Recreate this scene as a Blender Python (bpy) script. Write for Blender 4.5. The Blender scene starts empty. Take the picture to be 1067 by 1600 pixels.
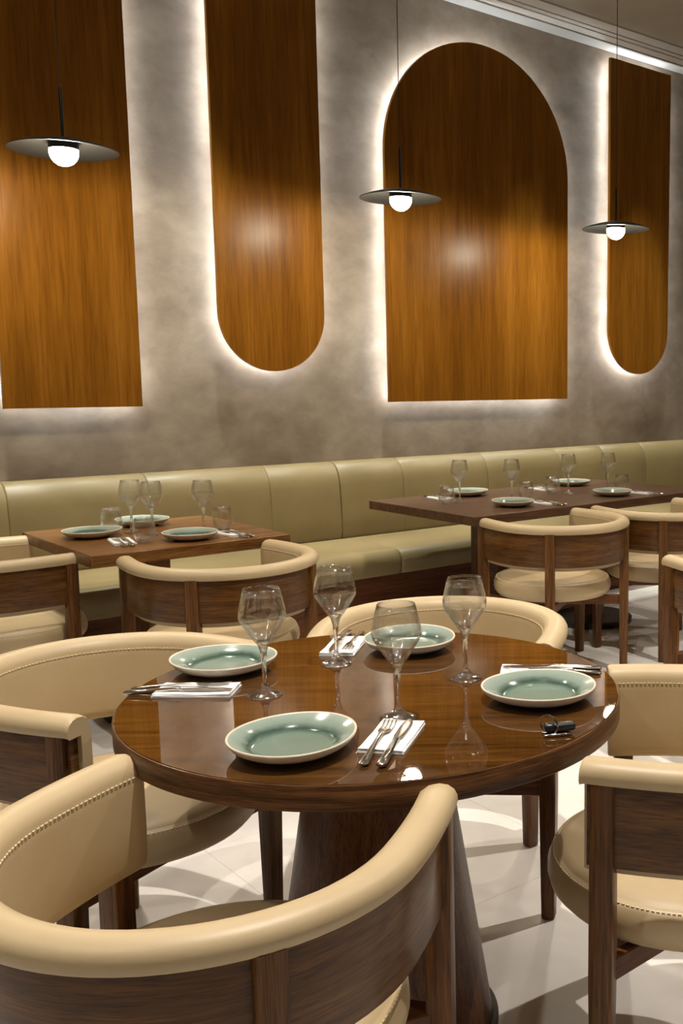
import bpy, bmesh, math, random
from mathutils import Vector, Matrix
random.seed(7)
PI = math.pi
S = bpy.context.scene
C = S.collection

# ------------------------------------------------------------------ camera
cam_d = bpy.data.cameras.new('camera')
cam = bpy.data.objects.new('camera', cam_d); C.objects.link(cam)
cam.location = (0, 0, 1.3845)
cam.rotation_euler = (math.radians(90 - 7.4), 0, math.radians(-42.98))
cam_d.sensor_fit = 'VERTICAL'; cam_d.sensor_height = 36; cam_d.sensor_width = 36
cam_d.lens = 36.0                       # 1600 px focal length on a 1600 px tall frame
cam_d.shift_x = -(870 - 533.5) / 1600   # the photograph is a crop of a wider frame
cam_d.clip_start = 0.05
S.camera = cam

# ------------------------------------------------------------------ world, exposure
w = bpy.data.worlds.new('world'); S.world = w; w.use_nodes = True
w.node_tree.nodes['Background'].inputs[0].default_value = (1.0, 0.85, 0.7, 1)
w.node_tree.nodes['Background'].inputs[1].default_value = 0.03
S.view_settings.view_transform = 'Standard'
S.view_settings.look = 'None'
S.view_settings.exposure = 0.0
S.view_settings.gamma = 1.0
S.view_settings.use_curve_mapping = False

# ------------------------------------------------------------------ ceiling downlights, plus an added row over the banquette
CEIL = 3.693
SPOT_COL = (1.0, 0.925, 0.83)
def down_spot(x, y, watts, radius=0.022, ang=108, blend=0.9, col=SPOT_COL):
    d = bpy.data.lights.new('down_spot', 'SPOT')
    d.energy = watts; d.color = col; d.shadow_soft_size = radius
    d.spot_size = math.radians(ang); d.spot_blend = blend
    o = bpy.data.objects.new('down_spot', d); C.objects.link(o)
    o.location = (x, y, CEIL - 0.04)
    return o
for x, y, p in ((1.13, 1.40, 380), (3.40, 1.40, 340), (1.13, 3.50, 120), (3.40, 3.30, 80),
                (-1.1, 1.40, 130), (-1.1, 3.50, 90), (1.13, -0.80, 55), (3.40, -0.80, 70),
                (-1.1, -0.80, 40), (5.65, 1.40, 150), (5.65, 3.40, 60)):
    down_spot(x, y, p)
for x in (-0.9, 0.2, 1.3, 2.4, 3.5, 4.6, 5.7, 6.8):      # added unseen row close to the wall, lights the banquette from above
    down_spot(x, 4.90, 330, 0.03, 38, 1.0, (0.95, 1.0, 0.90))

# ------------------------------------------------------------------ materials
def new_mat(name):
    m = bpy.data.materials.new(name); m.use_nodes = True
    nt = m.node_tree
    b = nt.nodes['Principled BSDF']
    return m, nt, b
def lk(nt, a, b): nt.links.new(a, b)
def ramp(nt, stops):
    r = nt.nodes.new('ShaderNodeValToRGB')
    e = r.color_ramp.elements
    e[0].position, e[0].color = stops[0][0], (*stops[0][1], 1)
    e[1].position, e[1].color = stops[-1][0], (*stops[-1][1], 1)
    for p, c in stops[1:-1]:
        k = e.new(p); k.color = (*c, 1)
    return r
def coords(nt, scale, rot=(0, 0, 0)):
    t = nt.nodes.new('ShaderNodeTexCoord'); m = nt.nodes.new('ShaderNodeMapping')
    m.inputs['Scale'].default_value = scale; m.inputs['Rotation'].default_value = rot
    lk(nt, t.outputs['Object'], m.inputs['Vector'])
    return m.outputs[0]
def noise(nt, vec, scale, detail=5, rough=0.6, dist=0.0):
    n = nt.nodes.new('ShaderNodeTexNoise')
    n.inputs['Scale'].default_value = scale; n.inputs['Detail'].default_value = detail
    n.inputs['Roughness'].default_value = rough; n.inputs['Distortion'].default_value = dist
    lk(nt, vec, n.inputs['Vector'])
    return n
def bump(nt, b, h, strength, dist=0.001):
    k = nt.nodes.new('ShaderNodeBump'); k.inputs['Strength'].default_value = strength
    k.inputs['Distance'].default_value = dist
    lk(nt, h, k.inputs['Height']); lk(nt, k.outputs[0], b.inputs['Normal'])
def wood(name, dark, mid, light, stretch, rough=0.35, coat=0.0, coat_rough=0.05, scale=1.0, bstr=0.25, coat_ior=1.5, spec=0.22, pores=0.8):
    """stretch: per-axis frequency (low along the grain)"""
    m, nt, b = new_mat(name)
    v = coords(nt, tuple(s * scale for s in stretch))
    big = noise(nt, v, 1.0, 4, 0.55, 0.6)
    fine = noise(nt, coords(nt, tuple(s * scale * 5.5 for s in stretch)), 1.0, 3, 0.6, 0.2)
    mix = nt.nodes.new('ShaderNodeMath'); mix.operation = 'MULTIPLY_ADD'
    mix.inputs[1].default_value = 0.38
    ms = nt.nodes.new('ShaderNodeMath'); ms.operation = 'MULTIPLY'; ms.inputs[1].default_value = 0.62
    lk(nt, big.outputs[0], ms.inputs[0])
    lk(nt, fine.outputs[0], mix.inputs[0]); lk(nt, ms.outputs[0], mix.inputs[2])
    r = ramp(nt, [(0.36, dark), (0.5, mid), (0.64, light)])
    lk(nt, mix.outputs[0], r.inputs[0])
    pore = noise(nt, coords(nt, tuple(s * scale * (13 if s > 5 else 9) for s in stretch)), 1.0, 2, 0.5)
    pr_ = ramp(nt, [(0.36, (0.46, 0.40, 0.33)), (0.50, (1, 1, 1))]); lk(nt, pore.outputs[0], pr_.inputs[0])
    mu = nt.nodes.new('ShaderNodeMix'); mu.data_type = 'RGBA'; mu.blend_type = 'MULTIPLY'; mu.inputs[0].default_value = pores
    lk(nt, r.outputs[0], mu.inputs[6]); lk(nt, pr_.outputs[0], mu.inputs[7]); lk(nt, mu.outputs[2], b.inputs['Base Color'])
    b.inputs['Roughness'].default_value = rough; b.inputs['Specular IOR Level'].default_value = spec
    b.inputs['Coat Weight'].default_value = coat; b.inputs['Coat Roughness'].default_value = coat_rough
    b.inputs['Coat IOR'].default_value = coat_ior
    if bstr: bump(nt, b, fine.outputs[0], bstr, 0.0006)
    return m
def plain(name, col, rough=0.5, metal=0.0, **kw):
    m, nt, b = new_mat(name)
    b.inputs['Base Color'].default_value = (*col, 1)
    b.inputs['Roughness'].default_value = rough; b.inputs['Metallic'].default_value = metal
    for k, v in kw.items(): b.inputs[k.replace('_', ' ')].default_value = v
    return m
def mottled(name, c1, c2, scale, rough=0.6, bstr=0.0, bscale=200, bd=0.0005, lo=0.35, hi=0.65, detail=5):
    m, nt, b = new_mat(name)
    v = coords(nt, (1, 1, 1))
    n = noise(nt, v, scale, detail, 0.6)
    r = ramp(nt, [(lo, c1), (hi, c2)])
    lk(nt, n.outputs[0], r.inputs[0]); lk(nt, r.outputs[0], b.inputs['Base Color'])
    b.inputs['Roughness'].default_value = rough
    if bstr:
        n2 = noise(nt, v, bscale, 3, 0.6); bump(nt, b, n2.outputs[0], bstr, bd)
    return m
def emit(name, col, s):
    m, nt, b = new_mat(name)
    b.inputs['Base Color'].default_value = (*col, 1)
    b.inputs['Emission Color'].default_value = (*col, 1); b.inputs['Emission Strength'].default_value = s
    return m
def thin_glass(name, base=0.10, gain=0.9, power=2.6, sheen=0.045):
    """thin clear wall: mostly straight transmission, turning to real glass towards grazing angles"""
    m = bpy.data.materials.new(name); m.use_nodes = True; nt = m.node_tree
    nt.nodes.clear()
    out = nt.nodes.new('ShaderNodeOutputMaterial'); mx = nt.nodes.new('ShaderNodeMixShader')
    tr = nt.nodes.new('ShaderNodeBsdfTransparent'); tr.inputs[0].default_value = (0.985, 0.988, 0.985, 1)
    gl = nt.nodes.new('ShaderNodeBsdfGlass'); gl.inputs['Roughness'].default_value = 0.0; gl.inputs['IOR'].default_value = 1.45
    lw = nt.nodes.new('ShaderNodeLayerWeight'); lw.inputs[0].default_value = 0.5
    pw = nt.nodes.new('ShaderNodeMath'); pw.operation = 'POWER'; pw.inputs[1].default_value = power
    ma = nt.nodes.new('ShaderNodeMath'); ma.operation = 'MULTIPLY_ADD'; ma.inputs[1].default_value = gain; ma.inputs[2].default_value = base
    lk(nt, lw.outputs['Facing'], pw.inputs[0]); lk(nt, pw.outputs[0], ma.inputs[0])
    lk(nt, ma.outputs[0], mx.inputs[0]); lk(nt, tr.outputs[0], mx.inputs[1]); lk(nt, gl.outputs[0], mx.inputs[2])
    sh = nt.nodes.new('ShaderNodeBsdfGlossy'); sh.inputs['Roughness'].default_value = 0.10
    m2 = nt.nodes.new('ShaderNodeMixShader'); m2.inputs[0].default_value = sheen
    lk(nt, mx.outputs[0], m2.inputs[1]); lk(nt, sh.outputs[0], m2.inputs[2])
    lk(nt, m2.outputs[0], out.inputs[0])
    return m
def solid_glass(name):
    m, nt, b = new_mat(name)
    b.inputs['Base Color'].default_value = (0.97, 0.98, 0.98, 1); b.inputs['Roughness'].default_value = 0.01
    b.inputs['Transmission Weight'].default_value = 1.0; b.inputs['IOR'].default_value = 1.5
    tr = nt.nodes.new('ShaderNodeBsdfTransparent'); mx = nt.nodes.new('ShaderNodeMixShader'); mx.inputs[0].default_value = 0.3
    out = nt.nodes['Material Output']
    lk(nt, b.outputs[0], mx.inputs[1]); lk(nt, tr.outputs[0], mx.inputs[2]); lk(nt, mx.outputs[0], out.inputs[0])
    return m

M = {}
M['panel'] = wood('panel_veneer', (0.155, 0.056, 0.0050), (0.215, 0.083, 0.0078), (0.275, 0.112, 0.013), (7, 7, 0.45), 0.30, 0.0, bstr=0.06, spec=0.14, pores=0.35)
M['oak_h'] = wood('oak_band', (0.056, 0.0215, 0.0045), (0.115, 0.047, 0.010), (0.185, 0.081, 0.018), (2.2, 2.2, 34), 0.34, 0.12, 0.12)
M['oak_v'] = wood('oak_post', (0.055, 0.0215, 0.0052), (0.125, 0.051, 0.0125), (0.21, 0.092, 0.024), (38, 38, 1.6), 0.4, 0.08, 0.2)
M['oak_x'] = wood('oak_bar', (0.075, 0.025, 0.009), (0.13, 0.047, 0.016), (0.19, 0.075, 0.026), (3, 3, 45), 0.42)
M['top_round'] = wood('lacquered_top', (0.040, 0.0150, 0.0032), (0.076, 0.030, 0.0058), (0.118, 0.050, 0.0105), (1.6, 34, 34), 0.45, 1.0, 0.012, bstr=0.0, coat_ior=1.95, spec=0.0, pores=0.5)
M['top_edge'] = wood('table_edging', (0.040, 0.016, 0.005), (0.105, 0.044, 0.015), (0.19, 0.085, 0.032), (2.6, 2.6, 75), 0.4, 0.2, 0.2)
M['cone'] = wood('pedestal_veneer', (0.065, 0.025, 0.010), (0.13, 0.052, 0.020), (0.205, 0.088, 0.036), (42, 42, 1.3), 0.4, 0.1, 0.3)
M['top_left'] = wood('square_top', (0.115, 0.047, 0.0105), (0.178, 0.077, 0.018), (0.25, 0.113, 0.029), (1.5, 22, 22), 0.35, 0.15, 0.2)
M['top_long'] = wood('long_top', (0.060, 0.028, 0.014), (0.095, 0.047, 0.024), (0.135, 0.070, 0.038), (1.5, 24, 24), 0.38, 0.1, 0.2)
M['plinth'] = wood('bench_plinth', (0.085, 0.027, 0.009), (0.12, 0.040, 0.013), (0.155, 0.055, 0.018), (0.8, 20, 20), 0.45)
M['dark_metal'] = mottled('dark_base', (0.018, 0.014, 0.011), (0.03, 0.024, 0.018), 12, 0.4)
M['leather'] = mottled('cream_leather', (0.485, 0.365, 0.205), (0.53, 0.405, 0.235), 5, 0.45, 0.25, 320, 0.0006)
M['thread'] = plain('cream_thread', (0.80, 0.68, 0.47), 0.7)
M['bench'] = mottled('khaki_leather', (0.222, 0.166, 0.076), (0.256, 0.194, 0.093), 4, 0.42, 0.2, 300, 0.0006)
M['plaster'] = None
M['white_trim'] = plain('white_trim', (0.46, 0.44, 0.40), 0.55)
M['grey_trim'] = plain('grey_trim', (0.50, 0.46, 0.40), 0.55)
M['groove'] = plain('groove_dark', (0.05, 0.042, 0.03), 0.7)
M['ceiling'] = mottled('ceiling_paint', (0.30, 0.255, 0.195), (0.36, 0.31, 0.24), 2.0, 0.8)
M['room'] = mottled('room_plaster', (0.16, 0.125, 0.09), (0.20, 0.16, 0.12), 1.2, 0.8)
M['led'] = emit('led_strip', (0.83, 0.925, 1.0), 66)
M['globe'] = emit('opal_globe', (1.0, 0.88, 0.66), 330)
M['shade'] = plain('graphite_shade', (0.006, 0.0063, 0.006), 0.45, 0.0, Specular_IOR_Level=0.25)
M['cord'] = plain('cord_black', (0.02, 0.018, 0.016), 0.6)
M['glass'] = thin_glass('clear_glass_wall')
M['glass_solid'] = solid_glass('clear_glass_solid')
M['glass_foot'] = thin_glass('clear_glass_foot', 0.40, 0.55, 2.0, 0.16)
M['steel'] = plain('polished_steel', (0.62, 0.60, 0.57), 0.16, 1.0)
M['napkin'] = mottled('white_paper', (0.80, 0.79, 0.77), (0.86, 0.85, 0.83), 30, 0.8, 0.2, 260, 0.0003)
M['black'] = plain('black_plastic', (0.016, 0.016, 0.018), 0.3)

# rough plaster of the banquette wall
m, nt, b = new_mat('rough_plaster')
v = coords(nt, (1, 1, 1))
n1 = noise(nt, v, 1.5, 6, 0.6, 0.35); n2 = noise(nt, coords(nt, (1, 1, 1.5)), 5.0, 6, 0.6, 0.3)
mm = nt.nodes.new('ShaderNodeMath'); mm.operation = 'MULTIPLY_ADD'; mm.inputs[1].default_value = 0.5
mh = nt.nodes.new('ShaderNodeMath'); mh.operation = 'MULTIPLY'; mh.inputs[1].default_value = 0.5
lk(nt, n1.outputs[0], mh.inputs[0]); lk(nt, n2.outputs[0], mm.inputs[0]); lk(nt, mh.outputs[0], mm.inputs[2])
r = ramp(nt, [(0.34, (0.172, 0.130, 0.090)), (0.5, (0.25, 0.196, 0.143)), (0.66, (0.342, 0.277, 0.212))])
lk(nt, mm.outputs[0], r.inputs[0]); lk(nt, r.outputs[0], b.inputs['Base Color'])
b.inputs['Roughness'].default_value = 0.72
n3 = noise(nt, v, 14, 6, 0.65, 0.3); bump(nt, b, n3.outputs[0], 0.25, 0.005)
M['plaster'] = m

# floor tile: polished concrete look
m, nt, b = new_mat('pale_floor_tile')
t = nt.nodes.new('ShaderNodeNewGeometry')
n1 = noise(nt, t.outputs['Position'], 2.2, 6, 0.6, 0.4)
r = ramp(nt, [(0.36, (0.64, 0.60, 0.555)), (0.64, (0.76, 0.72, 0.675))])
lk(nt, n1.outputs[0], r.inputs[0]); lk(nt, r.outputs[0], b.inputs['Base Color'])
b.inputs['Roughness'].default_value = 0.42
M['tile'] = m
M['grout'] = plain('grout', (0.62, 0.58, 0.53), 0.8)

# green glaze, pooling darker round the well, with wall shade painted into the ring
m, nt, b = new_mat('green_glaze')
tc = nt.nodes.new('ShaderNodeTexCoord'); sp = nt.nodes.new('ShaderNodeSeparateXYZ')
lk(nt, tc.outputs['Object'], sp.inputs[0])
cx = nt.nodes.new('ShaderNodeCombineXYZ'); lk(nt, sp.outputs[0], cx.inputs[0]); lk(nt, sp.outputs[1], cx.inputs[1])
ln = nt.nodes.new('ShaderNodeVectorMath'); ln.operation = 'LENGTH'; lk(nt, cx.outputs[0], ln.inputs[0])
ns = noise(nt, tc.outputs['Object'], 26, 4, 0.6)
ad = nt.nodes.new('ShaderNodeMath'); ad.operation = 'MULTIPLY_ADD'; ad.inputs[1].default_value = 0.012
lk(nt, ns.outputs[0], ad.inputs[0]); lk(nt, ln.outputs['Value'], ad.inputs[2])
dv = nt.nodes.new('ShaderNodeMath'); dv.operation = 'DIVIDE'; dv.inputs[1].default_value = 0.12
lk(nt, ad.outputs[0], dv.inputs[0])
r = ramp(nt, [(0.0, (0.165, 0.225, 0.18)), (0.57, (0.155, 0.215, 0.17)), (0.68, (0.042, 0.080, 0.058)), (0.78, (0.225, 0.285, 0.235)), (1.0, (0.34, 0.395, 0.34))])
lk(nt, dv.outputs[0], r.inputs[0]); lk(nt, r.outputs[0], b.inputs['Base Color'])
b.inputs['Roughness'].default_value = 0.13
M['glaze'] = m
M['stoneware'] = mottled('cream_stoneware', (0.60, 0.52, 0.41), (0.70, 0.62, 0.50), 40, 0.4)

# ------------------------------------------------------------------ mesh helpers
def link(name, bm, mat, parent=None, smooth=False, loc=None):
    bmesh.ops.recalc_face_normals(bm, faces=bm.faces)
    me = bpy.data.meshes.new(name); bm.to_mesh(me); bm.free()
    me.materials.append(mat if not isinstance(mat, str) else M[mat])
    if smooth:
        for p in me.polygons: p.use_smooth = True
        if smooth != 'all':
            try: me.set_sharp_from_angle(angle=math.radians(38))
            except Exception: pass
    o = bpy.data.objects.new(name, me); C.objects.link(o)
    if parent is not None: o.parent = parent
    if loc is not None: o.location = loc
    return o
def thing(name, label, cat, loc=(0, 0, 0), rz=0.0, group=None):
    o = bpy.data.objects.new(name, None); C.objects.link(o)
    o.empty_display_size = 0.05
    o.location = loc; o.rotation_euler = (0, 0, rz)
    return tag(o, label, cat, group)
def tag(o, label, cat, group=None):
    o['label'] = label; o['category'] = cat
    if group: o['group'] = group
    return o
def struct(o):
    o['kind'] = 'structure'; return o
def dup(root, loc, rz, label):
    r = root.copy(); C.objects.link(r); r.location = loc; r.rotation_euler = (0, 0, rz); r['label'] = label
    for ch in list(root.children):
        c = ch.copy(); C.objects.link(c); c.parent = r
        for g in list(ch.children):
            d = g.copy(); C.objects.link(d); d.parent = c
    return r
def box(bm, x0, x1, y0, y1, z0, z1, mat=None, bev=0.0, seg=2):
    vs = [bm.verts.new((x, y, z)) for z in (z0, z1) for y in (y0, y1) for x in (x0, x1)]
    if mat is not None:
        for q in vs: q.co = mat @ q.co
    fs = [bm.faces.new([vs[i] for i in f]) for f in ((0, 2, 3, 1), (4, 5, 7, 6), (0, 1, 5, 4), (2, 6, 7, 3), (0, 4, 6, 2), (1, 3, 7, 5))]
    if bev:
        es = list({e for f in fs for e in f.edges})
        bmesh.ops.bevel(bm, geom=es, offset=bev, segments=seg, affect='EDGES', profile=0.5)
def nbm(): return bmesh.new()
def boxo(name, mat, parent, x0, x1, y0, y1, z0, z1, bev=0.0, seg=2, xf=None):
    bm = nbm(); box(bm, x0, x1, y0, y1, z0, z1, xf, bev, seg)
    return link(name, bm, mat, parent, smooth=bool(bev))
def lathe(bm, prof, n=40, closed=False, shape=None, cx=0, cy=0):
    """prof: [(r, z)]; r == 0 makes a pole. shape(theta) scales the radius"""
    rings = []
    for r_, z in prof:
        if r_ < 1e-6: rings.append([bm.verts.new((cx, cy, z))])
        else:
            rings.append([bm.verts.new((cx + r_ * (shape(2 * PI * k / n) if shape else 1) * math.cos(2 * PI * k / n),
                                        cy + r_ * (shape(2 * PI * k / n) if shape else 1) * math.sin(2 * PI * k / n), z)) for k in range(n)])
    pairs = list(zip(rings[:-1], rings[1:]))
    if closed: pairs.append((rings[-1], rings[0]))
    for a, b_ in pairs:
        for k in range(n):
            k2 = (k + 1) % n
            if len(a) == 1 and len(b_) == 1: continue
            if len(a) == 1: bm.faces.new((a[0], b_[k2], b_[k]))
            elif len(b_) == 1: bm.faces.new((a[k], a[k2], b_[0]))
            else: bm.faces.new((a[k], a[k2], b_[k2], b_[k]))
def sweep(bm, frames, prof, cap=True, closed=False):
    """frames: [(origin, normal, up)], prof: [(n, u)] closed section"""
    rings = [[bm.verts.new(o + nn * a + uu * b_) for a, b_ in prof] for o, nn, uu in frames]
    m_ = len(prof)
    seq = list(zip(rings[:-1], rings[1:]))
    if closed: seq.append((rings[-1], rings[0]))
    for a, b_ in seq:
        for k in range(m_):
            bm.faces.new((a[k], a[(k + 1) % m_], b_[(k + 1) % m_], b_[k]))
    if cap and not closed:
        bm.faces.new(list(reversed(rings[0]))); bm.faces.new(rings[-1])
def tube(bm, pts, r, n=8, closed=False):
    pts = [Vector(p) for p in pts]; fr = []
    N = len(pts)
    ref = None
    for i, p in enumerate(pts):
        a = pts[(i - 1) % N] if closed or i > 0 else p
        c = pts[(i + 1) % N] if closed or i < N - 1 else p
        t_ = (c - a).normalized()
        if ref is None: ref = Vector((0, 0, 1)) if abs(t_.z) < 0.9 else Vector((1, 0, 0))
        u = t_.cross(ref).normalized(); v_ = u.cross(t_).normalized(); ref = v_
        fr.append((p, u, v_))
    rr = r if callable(r) else (lambda i: r)
    rings = [[bm.verts.new(o + u * rr(i) * math.cos(2 * PI * k / n) + v_ * rr(i) * math.sin(2 * PI * k / n)) for k in range(n)] for i, (o, u, v_) in enumerate(fr)]
    seq = list(zip(rings[:-1], rings[1:]))
    if closed: seq.append((rings[-1], rings[0]))
    for a, b_ in seq:
        for k in range(n): bm.faces.new((a[k], a[(k + 1) % n], b_[(k + 1) % n], b_[k]))
    if not closed:
        bm.faces.new(list(reversed(rings[0]))); bm.faces.new(rings[-1])
def prism_y(bm, outline, y0, y1):
    """outline [(x, z)] extruded along y"""
    a = [bm.verts.new((x, y0, z)) for x, z in outline]; b_ = [bm.verts.new((x, y1, z)) for x, z in outline]
    bm.faces.new(a); bm.faces.new(list(reversed(b_)))
    n = len(outline)
    for k in range(n): bm.faces.new((a[k], b_[k], b_[(k + 1) % n], a[(k + 1) % n]))

# ------------------------------------------------------------------ the room
WALL = 5.33
X0, X1, Y0 = -3.6, 9.0, -3.6
wall = struct(boxo('wall_back', 'plaster', None, X0, X1, WALL, WALL + 0.15, 0, CEIL + 0.2))
struct(boxo('wall_left', 'room', None, X0 - 0.15, X0, Y0, WALL + 0.15, 0, CEIL + 0.2))
struct(boxo('wall_right', 'room', None, X1, X1 + 0.15, Y0, WALL + 0.15, 0, CEIL + 0.2))
struct(boxo('wall_front', 'room', None, X0 - 0.15, X1 + 0.15, Y0 - 0.15, Y0, 0, CEIL + 0.2))
struct(boxo('ceiling', 'ceiling', None, X0, X1, Y0, 4.915, CEIL, CEIL + 0.2))
floor = struct(boxo('floor', 'grout', None, X0 - 0.15, X1 + 0.15, Y0 - 0.15, WALL + 0.15, -0.12, -0.0010))
TS = 0.80
tbm = nbm(); box(tbm, 0.0006, TS - 0.0006, 0.0006, TS - 0.0006, -0.012, 0.0, None, 0.0004, 1)
tile0 = link('tile', tbm, 'tile', floor)
first = True
for i in range(-6, 10):
    for j in range(-6, 7):
        x, y = 1.20 + (i - 1) * TS, 0.42 + (j - 1) * TS
        if x < X0 - 0.4 or x > X1 - 0.4 or y < Y0 - 0.4 or y > WALL - 0.3: continue
        t_ = tile0 if first else tile0.copy()
        if not first: C.objects.link(t_)
        first = False
        t_.location = (x, y, 0)

# cornice of slats along the top of the banquette wall
cor = struct(boxo('trim_1', 'groove', None, X0, X1, 4.915, WALL, CEIL + 0.02, CEIL + 0.2))
for y0, y1, z0, mt in ((5.205, WALL, -0.004, 'white_trim'), (5.113, 5.192, 0.0, 'grey_trim'), (5.055, 5.098, 0.0, 'grey_trim'), (4.94, 5.04, 0.0, 'grey_trim')):
    boxo('slat', mt, cor, X0, X1, y0, y1, CEIL + z0, CEIL + 0.03, 0.002, 1)

# ------------------------------------------------------------------ back-lit wall panels
PF, PB = 5.235, 5.257            # panel front and back faces
def arc(cx_, cz, r_, a0, a1, n=28):
    return [(cx_ + r_ * math.cos(a0 + (a1 - a0) * k / n), cz + r_ * math.sin(a0 + (a1 - a0) * k / n)) for k in range(n + 1)]
def panel(label, outline, closed_led=True, led_skip=None):
    xs = [p[0] for p in outline]; zs = [p[1] for p in outline]
    t_ = thing('wall_panel', label, 'wall panel', ((min(xs) + max(xs)) / 2, PB, min(zs)), 0, 'back-lit timber wall panels')
    ox, oz = t_.location.x, t_.location.z
    bm = nbm(); prism_y(bm, [(x - ox, z - oz) for x, z in outline], PF - PB, 0)
    link('board', bm, 'panel', t_)
    # strip inset from the outline
    n = len(outline); pts = []
    for k in range(n):
        a, b_, c = Vector(outline[k - 1]), Vector(outline[k]), Vector(outline[(k + 1) % n])
        d1 = (b_ - a).normalized(); d2 = (c - b_).normalized()
        n1_ = Vector((-d1.y, d1.x)); n2_ = Vector((-d2.y, d2.x))
        q = (n1_ + n2_); q = q / max(q.length_squared / 2, 0.5)
        p = b_ + q * 0.028
        pts.append((p.x - ox, 0.016, p.y - oz))
    bm = nbm(); tube(bm, pts, 0.005, 4, closed=True)
    link('led_strip', bm, 'led', t_)['label'] = 'white light strip behind the board edge'
    # stand-off battens that carry the board on the wall
    w_ = (max(xs) - min(xs)) * 0.25; h_ = max(zs) - min(zs)
    for s in (-1, 1): boxo('batten', 'groove', t_, s * w_ - 0.03, s * w_ + 0.03, 0, WALL - PB, h_ * 0.2, h_ * 0.8)
    return t_
TOPZ = 3.615
# counter-clockwise outlines (x, z)
panel('flat-bottomed timber wall panel behind the leftmost pendant lamp',
      [(1.376, 1.247), (2.016, 1.247)] + arc(1.696, 3.28, 0.32, 0, PI))
panel('round-bottomed timber wall panel between the flat-bottomed panel and the wide arch',
      arc(2.755, 1.742, 0.315, PI, 2 * PI) + [(3.07, TOPZ), (2.44, TOPZ)])
panel('widest timber wall panel, shaped as a tall arch',
      [(3.50, 1.247), (4.98, 1.247)] + arc(4.24, 2.715, 0.74, 0, PI, 44))
panel('rightmost round-bottomed timber wall panel, reaching the ceiling trim',
      arc(5.715, 1.74, 0.32, PI, 2 * PI) + [(6.035, TOPZ), (5.395, TOPZ)])

# ------------------------------------------------------------------ banquette
def bench(x0, segs, label):
    L_ = sum(segs)
    t_ = thing('banquette_bench', label, 'bench', (x0 + L_ / 2, 4.9, 0), 0, 'banquette units along the wall')
    ox = x0 + L_ / 2
    def prof_bar(name, mat, xa, xb, prof, bev):
        bm = nbm(); fr = []
        e = bev
        cy_ = sum(p[0] for p in prof) / len(prof); cz_ = sum(p[1] for p in prof) / len(prof)
        def ring(x, s):
            out = []
            for (py, pz) in prof:
                d = Vector((py - cy_, pz - cz_)); l = d.length
                d = d * ((l - s) / l)
                out.append(bm.verts.new((x - ox, cy_ + d.x - 4.9, cz_ + d.y)))
            return out
        rings = [ring(xa, e), ring(xa + e * 0.35, e * 0.35), ring(xa + e, 0), ring(xb - e, 0), ring(xb - e * 0.35, e * 0.35), ring(xb, e)]
        n = len(prof)
        for a, b_ in zip(rings[:-1], rings[1:]):
            for k in range(n): bm.faces.new((a[k], a[(k + 1) % n], b_[(k + 1) % n], b_[k]))
        bm.faces.new(list(reversed(rings[0]))); bm.faces.new(rings[-1])
        return link(name, bm, mat, t_, smooth=True)
    back = [(5.176, 0.455), (5.166, 0.50), (5.168, 0.60), (5.173, 0.70), (5.180, 0.775), (5.188, 0.815), (5.201, 0.848), (5.219, 0.875), (5.242, 0.894), (5.268, 0.904),
            (5.298, 0.905), (5.325, 0.900), (5.327, 0.70), (5.327, 0.455)]
    x = x0
    for i, s in enumerate(segs):
        a = x + (0.002 if i == 0 else 0); b_ = x + s - (0.002 if i == len(segs) - 1 else 0)
        prof_bar('back_cushion', 'bench', a, b_, back, 0.007)
        x += s
    seat = [(4.62, 0.335), (4.578, 0.34), (4.565, 0.36), (4.562, 0.40), (4.568, 0.432), (4.585, 0.456), (4.615, 0.469), (4.68, 0.474), (4.9, 0.476), (5.10, 0.470), (5.165, 0.462), (5.165, 0.335)]
    prof_bar('seat_cushion', 'bench', x0 + 0.002, x0 + L_ - 0.002, seat, 0.010)
    boxo('plinth', 'plinth', t_, -L_ / 2, L_ / 2, 4.63 - 4.9, WALL - 0.005 - 4.9, 0, 0.335)
    return t_
SEG = (0.44, 0.66, 0.66, 0.44)
bench(-1.29, SEG, 'khaki leather banquette unit furthest to the left, behind the leftmost cream chair')
bench(0.91, SEG, 'khaki leather banquette unit behind the square table')
bench(3.11, SEG, 'khaki leather banquette unit behind the long dark table')
bench(5.31, SEG, 'khaki leather banquette unit furthest to the right, beyond the long dark table')

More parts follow.
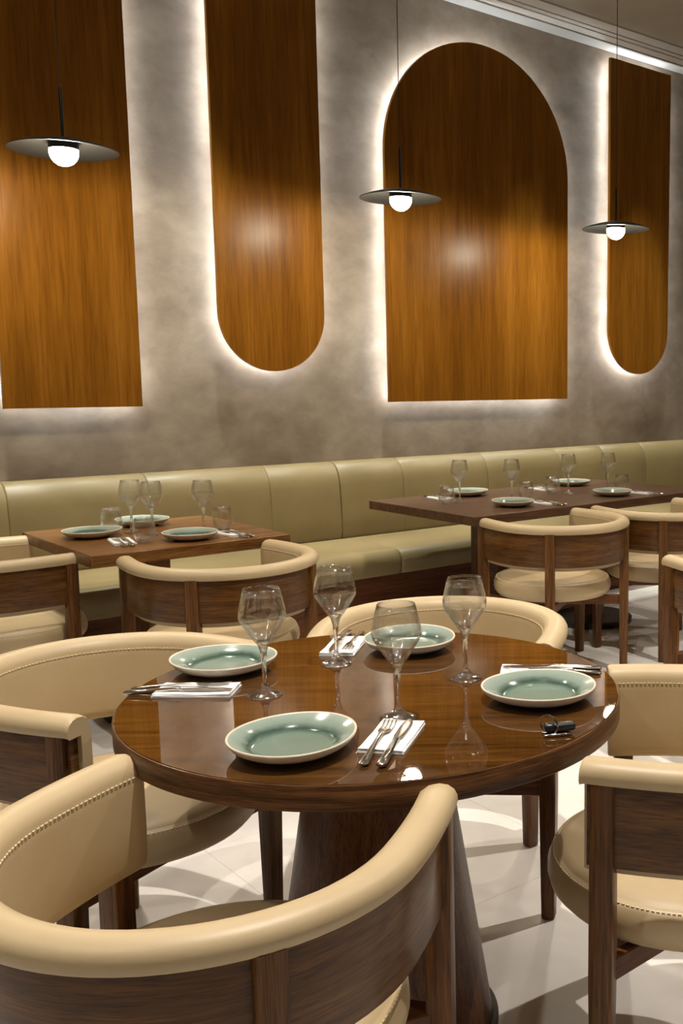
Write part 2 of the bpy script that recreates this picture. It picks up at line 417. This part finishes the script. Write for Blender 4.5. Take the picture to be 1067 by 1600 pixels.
# ------------------------------------------------------------------ pendant lamps
def pendant_proto(loc, label):
    t_ = thing('pendant_lamp', label, 'lamp', loc, 0, 'pendant lamps along the wall')
    R_ = 0.207
    bm = nbm()
    top = [(0.0, 0.052), (0.03, 0.051), (0.07, 0.046), (0.12, 0.036), (0.17, 0.022), (R_ - 0.004, 0.0095), (R_, 0.007)]
    bot = [(R_, 0.005), (R_ - 0.006, 0.0055), (0.17, 0.016), (0.12, 0.029), (0.07, 0.038), (0.0, 0.042)]
    lathe(bm, top + bot, 56); link('lamp_shade', bm, 'shade', t_, smooth=True)
    bm = nbm(); pr_ = [(0.0, -0.055)] + [(0.055 * math.sin(a), -0.055 * math.cos(a)) for a in [PI * k / 18 for k in range(1, 11)]] + [(0.0, 0.0098)]
    lathe(bm, pr_, 28); link('globe', bm, 'globe', t_, smooth='all')['label'] = 'glowing opal glass globe'
    bm = nbm(); lathe(bm, [(0, 0.0102), (0.0555, 0.0102), (0.0565, 0.012), (0.0565, 0.040), (0, 0.041)], 28); link('lamp_holder', bm, 'shade', t_, smooth=True)
    bm = nbm(); lathe(bm, [(0, 0.046), (0.0065, 0.046), (0.0065, 0.245), (0.003, 0.255), (0, 0.255)], 12)
    link('stem', bm, 'shade', t_, smooth=True)
    h = CEIL - loc[2]
    bm = nbm(); lathe(bm, [(0, 0.25), (0.0022, 0.25), (0.0022, h - 0.015), (0, h - 0.015)], 8); link('cord', bm, 'cord', t_)
    bm = nbm(); lathe(bm, [(0, h), (0.045, h), (0.045, h - 0.022), (0.04, h - 0.026), (0, h - 0.026)], 24); link('ceiling_rose', bm, 'shade', t_, smooth=True)
    return t_
LZ = 2.290
p0 = pendant_proto((1.462, 4.48, LZ), 'leftmost black disc pendant lamp, in front of the flat-bottomed panel')
dup(p0, (3.086, 4.48, LZ), 0.0, 'middle black disc pendant lamp, at the left edge of the arch panel')
dup(p0, (4.669, 4.48, LZ), 0.0, 'rightmost black disc pendant lamp, at the rightmost round-bottomed panel')

# ------------------------------------------------------------------ barrel chairs
RC = 0.308
def rail_frames(y_end=0.212, n_arc=36, n_arm=7):
    pts = []
    for k in range(n_arm): pts.append(Vector((RC - (RC - 0.287) * (1 - k / n_arm) ** 2, y_end * (1 - k / n_arm), 0)))
    for k in range(n_arc + 1):
        a = -PI * k / n_arc
        pts.append(Vector((RC * math.cos(a), RC * math.sin(a), 0)))
    for k in range(1, n_arm + 1): pts.append(Vector((-(RC - (RC - 0.287) * (k / n_arm) ** 2), y_end * k / n_arm, 0)))
    fr = []
    for i, p in enumerate(pts):
        a = pts[max(i - 1, 0)]; c = pts[min(i + 1, len(pts) - 1)]
        t_ = (c - a).normalized(); nn = Vector((-t_.y, t_.x, 0))   # outward
        if nn.dot(p if p.y < 0 else Vector((p.x, 0, 0))) < 0: nn = -nn
        fr.append((p, nn, Vector((0, 0, 1))))
    return fr
def dashes(bm, path, step=0.0095, ln=0.0062, r=0.0009, offs=None):
    """small stitches along a polyline of (point, normal)"""
    cum = [0.0]
    for (p, _), (q, _) in zip(path[:-1], path[1:]): cum.append(cum[-1] + (q - p).length)
    def at(d):
        i = 0
        while i < len(cum) - 2 and cum[i + 1] < d: i += 1
        f = (d - cum[i]) / (cum[i + 1] - cum[i])
        return path[i][0].lerp(path[i + 1][0], f), path[i][1].lerp(path[i + 1][1], f).normalized()
    for k in range(int(cum[-1] / step)):
        (a, side), (b_, _) = at(k * step), at(k * step + ln)
        up = (b_ - a).cross(side).normalized()
        vs = [bm.verts.new(e + side * i_ * r + up * j_ * r) for e in (a, b_) for i_, j_ in ((-1, -1), (1, -1), (1, 1), (-1, 1))]
        for f in ((0, 1, 2, 3), (7, 6, 5, 4), (0, 4, 5, 1), (1, 5, 6, 2), (2, 6, 7, 3), (3, 7, 4, 0)): bm.faces.new([vs[q_] for q_ in f])
def chair_proto(loc, rz, label):
    t_ = thing('barrel_chair', label, 'chair', loc, rz, 'cream leather barrel chairs')
    fr = rail_frames()
    # padded arm and back roll
    prof = [(-0.007, 0.534), (-0.022, 0.534), (-0.031, 0.542), (-0.035, 0.56), (-0.0365, 0.62), (-0.036, 0.69), (-0.034, 0.715), (-0.027, 0.731), (-0.014, 0.739), (0.002, 0.741),
            (0.016, 0.7385), (0.026, 0.732), (0.0315, 0.722), (0.032, 0.712), (0.028, 0.704), (0.018, 0.700), (-0.007, 0.700)]
    pc = (0.0, 0.69)
    f2 = []
    bm = nbm()
    rings = []
    def ring(o, nn, uu, s):
        out = []
        for a, b_ in prof:
            cx_, cz_ = (a * (1 - s * 8) if a > -0.03 else a + s * 0.2), b_ - (s * 0.6 if b_ > 0.70 else 0) + (s * 0.4 if b_ < 0.56 else 0)
            out.append(bm.verts.new(o + nn * cx_ + uu * cz_))
        return out
    t0 = (fr[0][0] - fr[1][0]).normalized(); t1 = (fr[-1][0] - fr[-2][0]).normalized()
    rings.append(ring(fr[0][0] + t0 * 0.010, fr[0][1], fr[0][2], 0.006)); rings.append(ring(fr[0][0] + t0 * 0.007, fr[0][1], fr[0][2], 0.003))
    rings += [ring(*f, 0) for f in fr]
    rings.append(ring(fr[-1][0] + t1 * 0.007, fr[-1][1], fr[-1][2], 0.003)); rings.append(ring(fr[-1][0] + t1 * 0.010, fr[-1][1], fr[-1][2], 0.006))
    n = len(prof)
    for a, b_ in zip(rings[:-1], rings[1:]):
        for k in range(n): bm.faces.new((a[k], a[(k + 1) % n], b_[(k + 1) % n], b_[k]))
    bm.faces.new(list(reversed(rings[0]))); bm.faces.new(rings[-1])
    pad = link('back_pad', bm, 'leather', t_, smooth=True)
    bm = nbm()
    dashes(bm, [(o + nn * -0.0355 + uu * 0.7085, nn) for o, nn, uu in fr])
    link('stitching', bm, 'thread', pad)
    # bent wooden shell
    bm = nbm(); sweep(bm, fr, [(-0.008, 0.552), (0.013, 0.552), (0.014, 0.555), (0.014, 0.704), (-0.008, 0.704)])
    link('back_shell', bm, 'oak_h', t_, smooth=True)
    # legs
    def leg(px, py, nx, ny):
        nn = Vector((nx, ny, 0)).normalized(); tt = Vector((-nn.y, nn.x, 0))
        mt = Matrix(((tt.x, nn.x, 0, px), (tt.y, nn.y, 0, py), (0, 0, 1, 0), (0, 0, 0, 1)))
        bm = nbm()
        hw = 0.021
        vs = [bm.verts.new(mt @ Vector((sx * hw * k, sy * hw * k, z))) for z, k in ((0, 0.84), (0.34, 1.0), (0.704, 1.0)) for sx, sy in ((-1, -1), (1, -1), (1, 1), (-1, 1))]
        fs = [bm.faces.new([vs[i] for i in (3, 2, 1, 0)]), bm.faces.new([vs[i] for i in (8, 9, 10, 11)])]
        for s in (0, 4):
            for k in range(4): fs.append(bm.faces.new((vs[s + k], vs[s + (k + 1) % 4], vs[s + 4 + (k + 1) % 4], vs[s + 4 + k])))
        es = [e for e in bm.edges if abs(e.verts[0].co.z - e.verts[1].co.z) > 0.1 or e.verts[0].co.z < 0.001 and e.verts[1].co.z < 0.001]
        bmesh.ops.bevel(bm, geom=es, offset=0.006, segments=2, affect='EDGES', profile=0.5)
        link('leg', bm, 'oak_v', t_, smooth=True)
    for s in (1, -1):
        leg(s * 0.296, 0.186, s, 0.15)
        leg(s * 0.2235, -0.2235, s, -1)
    # crossed stretchers below the seat and a bar between the front legs
    for s in (1, -1):
        a, b_ = Vector((s * 0.287, 0.180, 0.352)), Vector((-s * 0.2165, -0.2165, 0.352))
        d = b_ - a; ang = math.atan2(d.y, d.x)
        mt = Matrix.Translation((a + b_) / 2) @ Matrix.Rotation(ang, 4, 'Z')
        bm = nbm(); L_ = d.length / 2
        box(bm, -L_, L_, -0.012, 0.012, -0.022, 0.022, mt, 0.003, 1); link('stretcher', bm, 'oak_x', t_, smooth=True)
    bm = nbm(); box(bm, -0.280, 0.280, 0.174, 0.198, 0.332, 0.373, None, 0.003, 1); link('front_bar', bm, 'oak_x', t_, smooth=True)
    # round seat
    bm = nbm()
    lathe(bm, [(0, 0.374), (0.242, 0.374), (0.262, 0.380), (0.275, 0.394), (0.280, 0.412), (0.279, 0.431), (0.273, 0.447), (0.264, 0.4565), (0.2625, 0.4560), (0.259, 0.4600), (0.24, 0.4660), (0.16, 0.4705), (0, 0.472)], 64, cy=0.04)
    seat = link('seat', bm, 'leather', t_, smooth='all')
    bm = nbm()
    ringp = [(Vector((0.2685 * math.cos(a), 0.04 + 0.2685 * math.sin(a), 0.4535)), Vector((math.cos(a), math.sin(a), 0))) for a in [2 * PI * k / 64 for k in range(65)]]
    dashes(bm, ringp); link('stitching', bm, 'thread', seat)
    return t_
def rz(deg): return math.radians(deg - 90)      # local +Y is the way the chair faces
ch = chair_proto((0.596, 1.40, 0), rz(34), 'cream barrel chair nearest the camera, cut off by the bottom left corner')
for loc, deg, lab in (
        ((1.612, 2.185, 0), 225, 'cream barrel chair on the far side of the round table, its wood shell hidden'),
        ((0.80, 2.34, 0), -67, 'cream barrel chair at the left side of the round table, cut by the left edge'),
        ((1.548, 1.220, 0), 130, 'cream barrel chair at the right side of the round table, cut by the right edge'),
        ((1.655, 3.585, 0), 90, 'cream barrel chair with its back to us, drawn up to the square table'),
        ((1.05, 4.29, 0), 0, 'cream barrel chair at the left end of the square table'),
        ((3.265, 3.50, 0), 86, 'left one of the two cream barrel chairs drawn up to the long dark table'),
        ((3.975, 3.45, 0), 85, 'right one of the two cream barrel chairs drawn up to the long dark table'),
        ((3.10, 2.19, 0), 80, 'cream barrel chair of which only the arm end shows at the right edge')):
    dup(ch, loc, rz(deg), lab)

# ------------------------------------------------------------------ tables
TC = (1.1206, 1.7475)
tb = thing('round_table', 'round dark wood dining table with glossy top and cone-shaped pedestal', 'table', (*TC, 0), math.radians(-40))
bm = nbm(); lathe(bm, [(0, 0.712), (0.497, 0.712), (0.497, 0.7485), (0.4955, 0.750), (0, 0.750)], 128); link('tabletop', bm, 'top_round', tb, smooth=True)
bm = nbm(); lathe(bm, [(0.4972, 0.706), (0.4985, 0.705), (0.5005, 0.707), (0.5005, 0.7455), (0.4985, 0.7485), (0.4972, 0.7487)], 128, closed=True); link('edging', bm, 'top_edge', tb, smooth=True)
bm = nbm(); lathe(bm, [(0, 0.712), (0.128, 0.712), (0.234, 0.030), (0, 0.030)], 72); link('pedestal', bm, 'cone', tb, smooth=True)
bm = nbm(); lathe(bm, [(0, 0.0), (0.244, 0.0), (0.246, 0.004), (0.246, 0.026), (0.242, 0.030), (0, 0.030)], 72); link('base_plate', bm, 'dark_metal', tb, smooth=True)
def rect_table(label, x0, x1, y0, y1, mat, peds):
    cx_, cy_ = (x0 + x1) / 2, (y0 + y1) / 2
    t_ = thing('dining_table', label, 'table', (cx_, cy_, 0))
    boxo('tabletop', mat, t_, x0 - cx_, x1 - cx_, y0 - cy_, y1 - cy_, 0.705, 0.75, 0.0025, 1)
    for px, py in peds:
        px -= cx_; py -= cy_
        boxo('column', mat, t_, px - 0.05, px + 0.05, py - 0.05, py + 0.05, 0.04, 0.706, 0.004, 1)
        bm = nbm(); lathe(bm, [(0, 0), (0.225, 0), (0.228, 0.005), (0.228, 0.03), (0.222, 0.036), (0.07, 0.043), (0, 0.043)], 48, cx=px, cy=py); link('base_plate', bm, 'dark_metal', t_, smooth=True)
        boxo('top_bracket', 'dark_metal', t_, px - 0.16, px + 0.16, py - 0.16, py + 0.16, 0.69, 0.705)
    return t_
rect_table('square brown wood dining table in front of the banquette', 1.252, 2.045, 3.806, 4.625, 'top_left', [(1.63, 4.2)])
rect_table('long dark brown dining table in front of the banquette', 2.925, 4.62, 3.70, 4.59, 'top_long', [(3.32, 4.12), (4.10, 4.10)])

# ------------------------------------------------------------------ tableware
TZ = 0.750
def oval(th): return 1 + 0.035 * math.cos(2 * th) + 0.018 * math.cos(3 * th + 0.6)
def plate_proto(loc, rot, label):
    t_ = thing('dinner_plate', label, 'plate', loc, rot, 'green glazed plates')
    bm = nbm()
    lathe(bm, [(0, 0.004), (0.058, 0.004), (0.060, 0.0), (0.064, 0.0), (0.067, 0.004), (0.088, 0.009), (0.103, 0.017), (0.1105, 0.0255), (0.1118, 0.0290), (0.1110, 0.0308), (0.1090, 0.0310), (0.1072, 0.0292)], 64, shape=oval)
    link('body', bm, 'stoneware', t_, smooth='all')
    bm = nbm()
    lathe(bm, [(0, 0.0082), (0.05, 0.0082), (0.066, 0.0086), (0.073, 0.0108), (0.079, 0.0155), (0.087, 0.0205), (0.097, 0.0248), (0.1073, 0.0294)], 64, shape=oval)
    link('glazed_face', bm, 'glaze', t_, smooth='all')['label'] = 'glossy grey-green glazed face'
    return t_
def place_plates(items):
    global plate0
    for loc, rot, lab in items:
        if plate0 is None: plate0 = plate_proto((*loc, TZ), rot, lab)
        else: dup(plate0, (*loc, TZ), rot, lab)
plate0 = None
place_plates([
    ((0.826, 1.553), 0.5, 'green glazed plate on the round table, nearest the camera'),
    ((0.957, 2.102), 2.2, 'green glazed plate on the round table, before the left chair'),
    ((1.363, 1.974), 0.9, 'green glazed plate on the round table, furthest from the camera'),
    ((1.328, 1.476), 2.6, 'green glazed plate on the round table, beside the key fob'),
    ((1.420, 4.290), 0.3, 'green plate on the square table, before the left end chair'),
    ((1.690, 3.965), 1.2, 'green plate on the square table, before the chair with its back to us'),
    ((1.700, 4.490), 2.0, 'green plate on the square table, nearest the banquette'),
    ((3.461, 4.43), 0.2, 'plate on the long table, at the banquette side near its left end'),
    ((3.335, 3.905), 1.1, 'plate on the long table, before the left one of its two chairs'),
    ((4.249, 4.43), 2.3, 'plate on the long table, at the banquette side near its right end'),
    ((4.042, 3.89), 0.7, 'plate on the long table, before the right one of its two chairs')])

def wine_proto(loc, rot, label):
    t_ = thing('wine_glass', label, 'wine glass', loc, rot, 'wine glasses')
    bm = nbm()
    out = [(0.0105, 0.104), (0.017, 0.112), (0.028, 0.1285), (0.0385, 0.1445), (0.0450, 0.1555), (0.0470, 0.1630), (0.0464, 0.1720), (0.0440, 0.1860), (0.0400, 0.2030), (0.0355, 0.2200)]
    inn = [(0.0345, 0.2202), (0.0388, 0.2030), (0.0428, 0.1860), (0.0452, 0.1720), (0.0457, 0.1632), (0.0436, 0.1560), (0.0368, 0.1455), (0.0260, 0.1300), (0.0145, 0.1150), (0.0, 0.1110)]
    lathe(bm, out + inn, 40); link('bowl', bm, 'glass', t_, smooth='all')
    bm = nbm()
    lathe(bm, [(0, 0.1105), (0.0135, 0.1125), (0.0106, 0.1035), (0.0078, 0.094), (0.0066, 0.088), (0.0052, 0.070), (0.0044, 0.050), (0.0042, 0.036), (0.0052, 0.026), (0.0085, 0.0175), (0, 0.0165)], 20)
    link('stem', bm, 'glass_solid', t_, smooth='all')
    bm = nbm()
    lathe(bm, [(0, 0.0003), (0.0335, 0.0003), (0.0350, 0.0010), (0.0345, 0.0024), (0.0270, 0.0046), (0.0170, 0.0095), (0.0088, 0.0172), (0, 0.0185)], 40)
    link('foot', bm, 'glass_foot', t_, smooth='all')
    return t_
def tumbler_proto(loc, rot, label):
    t_ = thing('water_glass', label, 'glass', loc, rot, 'stemless water glasses')
    bm = nbm()
    lathe(bm, [(0, 0.0), (0.022, 0.0), (0.027, 0.003), (0.037, 0.016), (0.0420, 0.034), (0.0425, 0.046), (0.0400, 0.068), (0.0345, 0.094), (0.0335, 0.0942), (0.0388, 0.068), (0.0412, 0.046), (0.0405, 0.034), (0.0350, 0.018), (0.024, 0.0085), (0, 0.0075)], 36)
    link('bowl', bm, 'glass', t_, smooth='all')
    bm = nbm(); lathe(bm, [(0, 0.0006), (0.0205, 0.0006), (0.0245, 0.0036), (0.0225, 0.0076), (0, 0.0070)], 28); link('thick_base', bm, 'glass_foot', t_, smooth='all')
    return t_
wine0 = None
for (x, y), lab in (
        ((0.937, 1.872), 'leftmost wine glass on the round table, beside the left place setting'),
        ((1.164, 1.975), 'wine glass on the round table by the far cutlery, second from the left'),
        ((1.053, 1.569), 'frontmost wine glass on the round table, behind the front napkin'),
        ((1.305, 1.687), 'rightmost wine glass on the round table, left of the right plate'),
        ((1.585, 4.300), 'leftmost wine glass on the square table'),
        ((1.625, 4.180), 'middle wine glass on the square table, behind a water glass'),
        ((1.800, 4.085), 'rightmost wine glass on the square table, standing apart from the other two'),
        ((3.229, 4.205), 'leftmost wine glass on the long table'),
        ((3.455, 4.055), 'second wine glass from the left on the long table'),
        ((3.926, 4.120), 'third wine glass from the left on the long table'),
        ((4.160, 4.040), 'rightmost wine glass on the long table')):
    a = random.random() * 6
    if wine0 is None: wine0 = wine_proto((x, y, TZ), a, lab)
    else: dup(wine0, (x, y, TZ), a, lab)
tum0 = None
for (x, y), lab in (
        ((1.545, 4.420), 'leftmost water glass on the square table, behind the left plate'),
        ((1.525, 4.010), 'frontmost water glass on the square table, between the two front plates'),
        ((1.905, 4.135), 'rightmost water glass on the square table, beside the lone wine glass'),
        ((3.140, 4.200), 'leftmost water glass on the long table, beside a napkin'),
        ((3.560, 4.060), 'second water glass from the left on the long table'),
        ((3.880, 4.200), 'third water glass from the left on the long table'),
        ((4.245, 4.010), 'rightmost water glass on the long table')):
    if tum0 is None: tum0 = tumbler_proto((x, y, TZ), 0, lab)
    else: dup(tum0, (x, y, TZ), 0, lab)

# napkins: folded paper, three layers
def napkin_proto(loc, rot, label):
    t_ = thing('paper_napkin', label, 'napkin', loc, rot, 'folded white napkins')
    for k, (hx, hy, a, dz) in enumerate(((0.079, 0.041, 0.0, 0.0), (0.077, 0.040, 0.02, 0.0022), (0.0775, 0.039, -0.015, 0.0044))):
        bm = nbm(); nx, ny = 10, 6; top = {}; bot = {}
        for i in range(nx + 1):
            for j in range(ny + 1):
                x, y = -hx + 2 * hx * i / nx, -hy + 2 * hy * j / ny
                zz = dz + 0.0006 * math.sin(i * 1.1 + k * 2) * math.sin(j * 0.9 + k) + 0.0007
                if k == 2: zz += 0.004 * max(0, (abs(x) / hx - 0.55)) * (1 if j > 3 else 0.3)
                q = Matrix.Rotation(a, 3, 'Z') @ Vector((x, y, 0))
                top[i, j] = bm.verts.new((q.x, q.y, zz + 0.0020)); bot[i, j] = bm.verts.new((q.x, q.y, max(zz - 0.0004, 0)))
        for i in range(nx):
            for j in range(ny):
                bm.faces.new((top[i, j], top[i + 1, j], top[i + 1, j + 1], top[i, j + 1]))
                bm.faces.new((bot[i, j], bot[i, j + 1], bot[i + 1, j + 1], bot[i + 1, j]))
        for i in range(nx):
            bm.faces.new((top[i, 0], bot[i, 0], bot[i + 1, 0], top[i + 1, 0])); bm.faces.new((top[i, ny], top[i + 1, ny], bot[i + 1, ny], bot[i, ny]))
        for j in range(ny):
            bm.faces.new((top[0, j], top[0, j + 1], bot[0, j + 1], bot[0, j])); bm.faces.new((top[nx, j], bot[nx, j], bot[nx, j + 1], top[nx, j + 1]))
        link('fold', bm, 'napkin', t_, smooth=True)
    return t_
def strip(bm, stations):
    """stations: (x, z, half width, half thickness, round?) along +X -> closed bar"""
    rings = []
    for x, z, hw, ht in stations:
        rings.append([bm.verts.new((x, hw * c, z + ht * s)) for c, s in ((-1, -0.35), (-0.6, -1), (0.6, -1), (1, -0.35), (1, 0.35), (0.6, 1), (-0.6, 1), (-1, 0.35))])
    for a, b_ in zip(rings[:-1], rings[1:]):
        for k in range(8): bm.faces.new((a[k], a[(k + 1) % 8], b_[(k + 1) % 8], b_[k]))
    bm.faces.new(list(reversed(rings[0]))); bm.faces.new(rings[-1])
def fork_proto(loc, rot, label):
    """handle end rests on the table, the neck crosses the napkin edge; tines towards +X"""
    t_ = thing('fork', label, 'fork', loc, rot, 'forks')
    bm = nbm()
    strip(bm, [(-0.104, 0.0030, 0.004, 0.0016), (-0.100, 0.0032, 0.0085, 0.0024), (-0.085, 0.0042, 0.0085, 0.0024), (-0.06, 0.0068, 0.0062, 0.0022), (-0.02, 0.0105, 0.0040, 0.0018), (0.02, 0.0125, 0.0036, 0.0018), (0.030, 0.0120, 0.0045, 0.0014)])
    link('handle', bm, 'steel', t_, smooth=True)
    bm = nbm()
    strip(bm, [(0.028, 0.0121, 0.0042, 0.0013), (0.036, 0.0108, 0.0095, 0.0010), (0.044, 0.0096, 0.0118, 0.0009), (0.054, 0.0090, 0.0120, 0.0009)])
    link('fork_head', bm, 'steel', t_, smooth=True)
    for k in range(4):
        yk = -0.0105 + 0.007 * k
        bm = nbm(); strip(bm, [(0.053, 0.0090, 0.0017, 0.0009), (0.075, 0.0092, 0.0015, 0.0008), (0.092, 0.0112, 0.0012, 0.0007), (0.098, 0.0122, 0.0005, 0.0004)])
        for q in bm.verts: q.co.y += yk
        link('tine', bm, 'steel', t_, smooth=True)
    return t_
def knife_proto(loc, rot, label):
    t_ = thing('table_knife', label, 'knife', loc, rot, 'table knives')
    bm = nbm()
    strip(bm, [(-0.112, 0.0040, 0.004, 0.0025), (-0.108, 0.0042, 0.0088, 0.0040), (-0.085, 0.0050, 0.0086, 0.0040), (-0.05, 0.0078, 0.0068, 0.0036), (-0.012, 0.0105, 0.0050, 0.0030), (-0.004, 0.0110, 0.0062, 0.0032), (0.002, 0.0110, 0.0050, 0.0022)])
    link('handle', bm, 'steel', t_, smooth=True)
    bm = nbm()
    strip(bm, [(0.0, 0.0106, 0.0045, 0.0013), (0.012, 0.0100, 0.0085, 0.0009), (0.05, 0.0095, 0.0098, 0.0008), (0.085, 0.0094, 0.0090, 0.0007), (0.100, 0.0094, 0.0055, 0.0006), (0.106, 0.0094, 0.0012, 0.0004)])
    link('blade', bm, 'steel', t_, smooth=True)
    return t_
nap0 = fork0 = knife0 = None
SETS = [  # centre of the napkin, direction from handle to tip, names
    ((0.983, 1.484), 41, 'in front of the frontmost wine glass', 'front', 0.016),
    ((0.845, 1.985), -42, 'beside the leftmost wine glass on the round table', 'left', 0.016),
    ((1.250, 2.085), -134, 'on the far side of the round table', 'far', 0.016),
    ((1.445, 1.615), 137, 'behind the right plate of the round table', 'right', 0.016),
    ((1.530, 4.500), -5, 'on the square table behind the left plate', None, 0.014),
    ((1.455, 4.060), 80, 'on the square table, in front of the left plate', None, 0.014),
    ((1.865, 3.960), 95, 'on the square table, right of the front plate', None, 0.014),
    ((3.250, 4.400), -95, 'at the banquette side of the long table, near its left end', None, 0.014),
    ((3.520, 3.870), 92, 'on the long table, before the left one of its two chairs', None, 0.014),
    ((3.960, 4.380), -95, 'at the banquette side of the long table, near its right end', None, 0.014),
    ((4.235, 3.850), 92, 'on the long table, before the right one of its two chairs', None, 0.014)]
for (x, y), deg, where, key, sp_ in SETS:
    a = math.radians(deg); d = Vector((math.cos(a), math.sin(a), 0)); n_ = Vector((-d.y, d.x, 0))
    lab = 'white napkin ' + where
    if nap0 is None: nap0 = napkin_proto((x, y, TZ), a, lab)
    else: dup(nap0, (x, y, TZ), a, lab)
    p = Vector((x, y, TZ + 0.0012)) - d * 0.035 + n_ * sp_
    q = Vector((x, y, TZ + 0.0012)) - d * 0.030 - n_ * sp_
    if fork0 is None:
        fork0 = fork_proto(p, a + 0.03, 'fork on the napkin ' + where); knife0 = knife_proto(q, a + 0.02, 'knife on the napkin ' + where)
    else:
        dup(fork0, p, a + 0.03, 'fork on the napkin ' + where); dup(knife0, q, a + 0.02, 'knife on the napkin ' + where)

# black key fob with a wire ring, right edge of the round table
kf = thing('key_fob', 'small black key fob with a metal ring, on the round table', 'key fob', (1.212, 1.303, TZ), math.radians(-30))
bm = nbm(); box(bm, -0.022, 0.036, -0.010, 0.010, 0.006, 0.021, None, 0.006, 3); link('body', bm, 'black', kf, smooth=True)
bm = nbm(); tube(bm, [(-0.013 - 0.0125 * math.cos(t), 0.0150 * math.cos(t), 0.0185 + 0.0168 * math.sin(t)) for t in [2 * PI * k / 28 for k in range(28)]], 0.0017, 6, closed=True)
link('ring', bm, 'steel', kf, smooth=True)
for dy, z0 in ((-0.014, 0.0), (0.001, 0.0)):
    bm = nbm(); box(bm, -0.026, 0.026, dy - 0.004, dy + 0.004, z0, z0 + 0.006, None, 0.0015, 1); link('key', bm, 'steel', kf, smooth=True)
